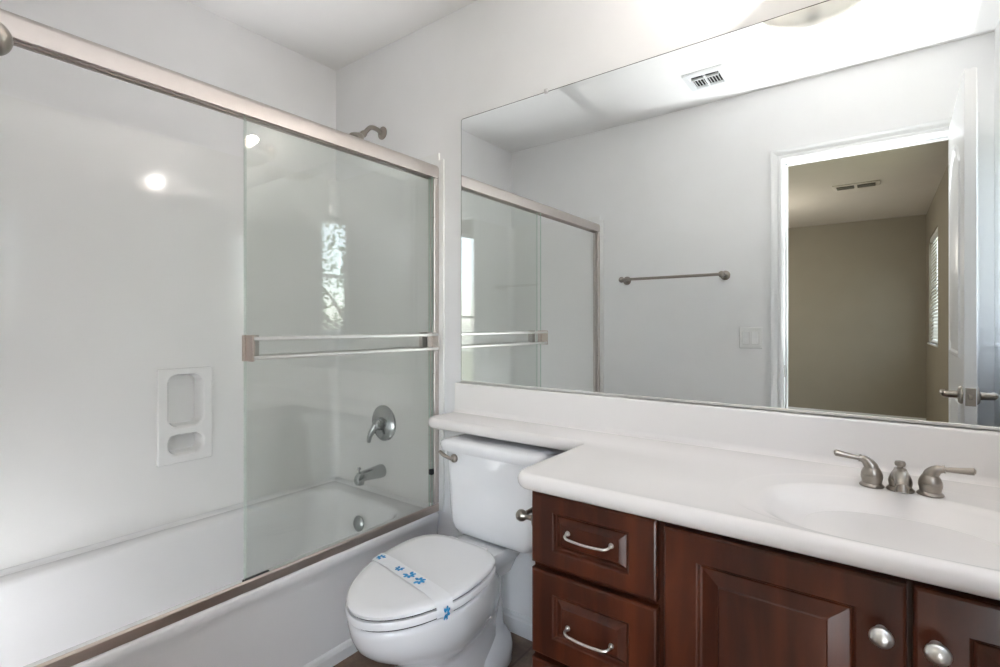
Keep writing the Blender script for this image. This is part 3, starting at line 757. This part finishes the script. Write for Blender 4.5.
# ------------------------------------------------------------------ faucet
FXC, FYC = .038, -.176
FZ = ZT-.002
FK = .83
def shrink(b, x, k=FK):
    for v in b.verts: v.co = Vector((x,FYC,FZ))+(v.co-Vector((x,FYC,FZ)))*k
    return b
fa = thing('faucet', 'brushed nickel two handle faucet behind the basin', 'faucet', (FXC,FYC,ZT))
for sx, dx in ((-1,-.050),(1,.050)):
    b = NB(); x = FXC+dx*.98
    lathe(b, [(0,.0005),(.0265,.0005),(.0275,.003),(.0262,.006),(.0215,.010),(.0225,.016),(.0245,.024),(.0245,.028),(.0238,.0295),(.0243,.031),(.0232,.036),(.0205,.043),(.017,.049),(.013,.053),(0,.055)], (x,FYC,FZ), (0,0,1), 32)
    h = obj('valve_handle', shrink(b, x), M['nickel'], fa)
    b = NB()
    out = Vector((sx*.985, -.16, 0)).normalized()
    p0 = Vector((x,FYC,FZ+.040))
    zt = .006 if sx > 0 else .009
    tube(b, [p0, p0+Vector((0,0,.014))+out*.003, p0+Vector((0,0,.024+zt*.3))+out*.014, p0+Vector((0,0,.026+zt*.5))+out*.026], [.0185,.016,.0115,.0078], 16, 5)
    tube(b, [p0+Vector((0,0,.026+zt*.5))+out*.024, p0+Vector((0,0,.0265+zt*.55))+out*.028], [.0098,.0098], 16)
    tube(b, [p0+Vector((0,0,.026+zt*.5))+out*.026, p0+Vector((0,0,.0265+zt*.8))+out*.05, p0+Vector((0,0,.027+zt*1.2))+out*.074, p0+Vector((0,0,.027+zt*1.3))+out*.080, p0+Vector((0,0,.027+zt*1.3))+out*.084], [.0058,.0070,.0088,.0092,.004], 14, 3)
    obj('lever', shrink(b, x), M['nickel'], h)
b = NB()
lathe(b, [(0,.0005),(.0265,.0005),(.0275,.003),(.0262,.006),(.0215,.010),(.0228,.016),(.0235,.022),(.0218,.030),(.0175,.040),(.0135,.047),(.012,.052),(0,.053)], (FXC,FYC,FZ), (0,0,1), 32)
tube(b, [(FXC,FYC+.002,FZ+.024),(FXC,FYC-.020,FZ+.040),(FXC,FYC-.055,FZ+.047),(FXC,FYC-.090,FZ+.042),(FXC,FYC-.108,FZ+.034)], [.0185,.0175,.0150,.0135,.0130], 18, 6, flat=.8)
tube(b, [(FXC,FYC-.1,FZ+.038),(FXC,FYC-.106,FZ+.022)], [.0125,.0115], 16)
spt = obj('spout', shrink(b, FXC, .90), M['nickel'], fa)
b = NB(); lathe(b, [(0,.050),(.006,.050),(.0055,.056),(.010,.058),(.0112,.063),(.0095,.068),(0,.070)], (FXC,FYC+.004,FZ), (0,0,1), 20); obj('lift_knob', shrink(b, FXC, .90), M['nickel'], spt)

# ------------------------------------------------------------------ mirror
mi = thing('wall_mirror', 'large frameless wall mirror above the vanity backsplash', 'mirror', (-.47,-.0005,.9185))
b = NB(); MX0, MX1, MZ0, MZ1 = -1.356, XR-.002, .921, 1.988
pts = [(MX0,MZ0),(MX1,MZ0),(MX1,MZ1),(MX0+.008,MZ1),(MX0+.0025,MZ1-.003),(MX0,MZ1-.009)]
loft(b, [[Vector((x,-.0004,z)) for x, z in pts],[Vector((x,-.0060,z)) for x, z in pts]], True, True)
b.faces.ensure_lookup_table()
for f in b.faces: f.material_index = 1 if abs(f.normal.y) < .5 else 0
e_ = .0022
pi = [(MX0+e_,MZ0+e_),(MX1-e_,MZ0+e_),(MX1-e_,MZ1-e_),(MX0+.008,MZ1-e_),(MX0+.004,MZ1-.005),(MX0+e_,MZ1-.010)]
top = [v for v in b.verts if abs(v.co.y+.006) < 1e-5]
ff = [f for f in b.faces if all(abs(v.co.y+.006) < 1e-5 for v in f.verts)]
bmesh.ops.delete(b, geom=ff, context='FACES_ONLY')
po = [next(v for v in top if abs(v.co.x-x) < 1e-5 and abs(v.co.z-z) < 1e-5) for x, z in pts]
pv = [b.verts.new((x,-.0063,z)) for x, z in pi]
for i in range(6):
    f = b.faces.new((po[i], po[(i+1)%6], pv[(i+1)%6], pv[i])); f.material_index = 1
f = b.faces.new(pv); f.material_index = 0
obj('mirror_glass', b, [M['mirror'], M['edge']], mi, smooth=False)
b = NB(); bx(b, (MX0, -.0085, .9178), (MX1, -.0066, .9275), .0005, 1); bx(b, (MX0, -.0085, .9178), (MX1, -.0004, .9206)); obj('bottom_channel', b, M['satin'], mi, smooth=False)
for x in (-.951, .08):
    b = NB(); bx(b, (x-.008, -.010, MZ1-.007), (x+.008, -.0004, MZ1+.010), .003, 2); lathe(b, [(0,0),(.004,0),(.003,.002),(0,.0025)], (x,-.010,MZ1+.003), (0,-1,0), 10); obj('mirror_clip', b, M['clear'], mi)

# ------------------------------------------------------------------ vanity light above the mirror
LX, LY, LZ = -.148, -.168, 2.094
vl = thing('vanity_light', 'frosted glass dish wall light above the mirror, seen from below in it', 'wall light', (LX,0,2.12))
b = NB(); lathe(b, [(0,0),(.055,0),(.055,.006),(.045,.016),(.02,.022),(0,.023)], (LX,-.0003,2.16), (0,-1,0), 28)
obj('backplate', b, M['nickel'], vl)
b = NB(); tube(b, [(LX,-.012,2.16),(LX,-.07,2.175),(LX,-.14,2.165),(LX,LY,2.13)], .009, 12, 5)
lathe(b, [(0,0),(.022,0),(.022,.05),(.012,.06),(0,.06)], (LX,LY,LZ-.03), (0,0,1), 20); obj('arm', b, M['nickel'], vl)
b = NB(); prof = []
RS = .146
for k in range(13):
    a = k/12; prof.append((RS*a, -.052*(1-a*a)))
prof2 = [(r_*.985, h+.004) for r_, h in reversed(prof)]
lathe(b, prof+[(RS+.004,.001),(RS+.004,.006),(RS,.007)]+prof2, (LX,LY,LZ), (0,0,1), 48); sh_ = obj('shade', b, M['shade'], vl, angle=70)
b = NB(); tube(b, [(LX+(RS+.002)*math.cos(2*PI*k/48), LY+(RS+.002)*math.sin(2*PI*k/48), LZ+.003) for k in range(48)], .0055, 8, 0, 1., True); obj('shade_rim', b, M['shaderim'], vl)
for sx in (-1,1):
    b = NB(); lathe(b, [(0,0),(.012,0),(.013,.02),(.024,.045),(.028,.065),(.024,.085),(.012,.096),(0,.098)], (LX+sx*.03,LY,LZ+.02), (sx*.8,0,.6), 20)
    bo = obj('bulb', b, M['bulb'], vl); bo.visible_shadow = True
ld = bpy.data.lights.new('bulb_light', 'POINT'); ld.energy = LAMP_W; ld.color = (1,.95,.90); ld.shadow_soft_size = .025
lo = bpy.data.objects.new('bulb_light', ld); COL.objects.link(lo); lo.location = (LX, LY+.06, LZ+.105)
# bedroom lamp light
ld = bpy.data.lights.new('bedroom_light', 'POINT'); ld.energy = HALL_W; ld.color = (1,.92,.82); ld.shadow_soft_size = .15
lo = bpy.data.objects.new('bedroom_light', ld); COL.objects.link(lo); lo.location = (-1.25,-4.5,1.75)

# ------------------------------------------------------------------ towel bar and switch on the doorway wall
tb_ = thing('towel_bar', 'brushed nickel towel bar on the doorway wall, seen in the mirror', 'towel bar', (-.98,YF,1.436))
TZ_ = 1.436; TYB = YF+.090
for x in (-1.290, -.699):
    b = NB(); lathe(b, [(0,0),(.027,0),(.027,.004),(.022,.010),(.012,.016),(.010,.03),(.0105,.068)]+[(.0182*math.sin(a), .089-.0182*math.cos(a)) for a in [.62+k*(PI-.62)/14 for k in range(15)]], (x,YF,TZ_), (0,1,0), 28); obj('post', b, M['nickel'], tb_)
b = NB(); tube(b, [(-1.290,TYB,TZ_),(-.699,TYB,TZ_)], .0085, 16); obj('bar', b, M['nickel'], tb_)
sw = thing('light_switch', 'white double rocker light switch beside the doorway, seen in the mirror', 'light switch', (-.567,YF,1.08))
b = NB(); bx(b, (-.567-.058, YF, 1.08-.058), (-.567+.058, YF+.006, 1.08+.058), .003, 2)
for sx in (-1,1): bx(b, (-.567+sx*.0235-.0185, YF+.005, 1.08-.036), (-.567+sx*.0235+.0185, YF+.0068, 1.08+.036), .001, 1)
obj('wall_plate', b, M['plate'], sw, smooth=False)
for sx in (-1,1):
    b = NB(); x = -.567+sx*.0235
    pr = [(.0065,-.033),(.0105 if sx > 0 else .0075,-.033),(.008,0),(.0075 if sx > 0 else .0105,.033),(.0065,.033)]
    loft(b, [[Vector((xx, YF+d, 1.08+z)) for d, z in pr] for xx in (x-.016, x+.016)]); obj('rocker', b, M['rocker'], sw, smooth=False)

# ------------------------------------------------------------------ toilet paper holder on the side of the cabinet
tp = thing('toilet_paper_holder', 'brushed nickel toilet paper holder on the cabinet side by the toilet', 'toilet paper holder', (CX0,-.43,.675))
for y in (-.505,-.355):
    b = NB(); lathe(b, [(0,0),(.022,0),(.022,.003),(.016,.008),(.0075,.012),(.006,.030),(.0075,.034),(.0130,.040),(.0150,.047),(.0135,.055),(.008,.060),(0,.062)], (CX0,y,.674), (-1,0,0), 24); obj('post', b, M['nickel'], tp)
b = NB(); tube(b, [(CX0-.047,-.505,.674),(CX0-.047,-.355,.674)], .006, 12); obj('roller', b, M['nickel'], tp)

# ------------------------------------------------------------------ ceiling vents
ev = thing('exhaust_vent', 'white square louvred exhaust vent in the bathroom ceiling, seen in the mirror', 'vent', (-.715,-1.21,ZC))
VX0, VX1, VYA, VYB = -.818, -.612, -1.313, -1.112
b = NB()
def vrr(i, z, r=.012): return [Vector((x,y,z)) for x, y in rrect((VX0+VX1)/2, (VYA+VYB)/2, (VX1-VX0)/2-i, (VYB-VYA)/2-i, max(r-i*.3,.003), 4)]
loft(b, [vrr(0,ZC), vrr(0,ZC-.006), vrr(.004,ZC-.012), vrr(.03,ZC-.016), vrr(.034,ZC-.010), vrr(.036,ZC-.004)], True, True); obj('vent_frame', b, M['ventwhite'], ev, smooth=False)
b = NB(); bx(b, (VX0+.037, VYA+.037, ZC-.0065), (VX1-.037, VYB-.037, ZC-.0042)); obj('vent_opening', b, M['dark'], ev, smooth=False)
b = NB()
for k in range(9):
    x = VX0+.045+k*(VX1-VX0-.09)/8
    loft(b, [[Vector((x+u, y, ZC-.012+v)) for u, v in ((-.004,.004),(-.003,.005),(.005,-.004),(.004,-.005))] for y in (VYA+.036, VYB-.036-.03)])
bx(b, (VX0+.036, VYB-.072, ZC-.017), (VX1-.036, VYB-.062, ZC-.007)); bx(b, ((VX0+VX1)/2-.004, VYA+.036, ZC-.018), ((VX0+VX1)/2+.004, VYB-.04, ZC-.007))
obj('louvres', b, M['ventwhite'], ev, smooth=False)
hv = thing('supply_register', 'white slotted air register in the bedroom ceiling, seen through the mirrored doorway', 'vent', (-.165,-4.17,ZC))
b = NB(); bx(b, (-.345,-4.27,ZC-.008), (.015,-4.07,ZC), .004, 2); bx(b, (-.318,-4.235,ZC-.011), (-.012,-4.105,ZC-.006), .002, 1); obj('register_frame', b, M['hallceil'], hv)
for x0, x1 in ((-.312,-.178),(-.152,-.018)):
    b = NB(); bx(b, (x0,-4.225,ZC-.0135), (x1,-4.115,ZC-.0105)); sl = obj('slot', b, M['dark'], hv, smooth=False)
    b = NB()
    for k in range(4):
        y = -4.208+k*.026; loft(b, [[Vector((x, y+u, ZC-.017+v)) for u, v in ((-.004,.003),(-.003,.004),(.004,-.002),(.003,-.003))] for x in (x0, x1)])
    obj('blades', b, M['hallceil'], sl, smooth=False)
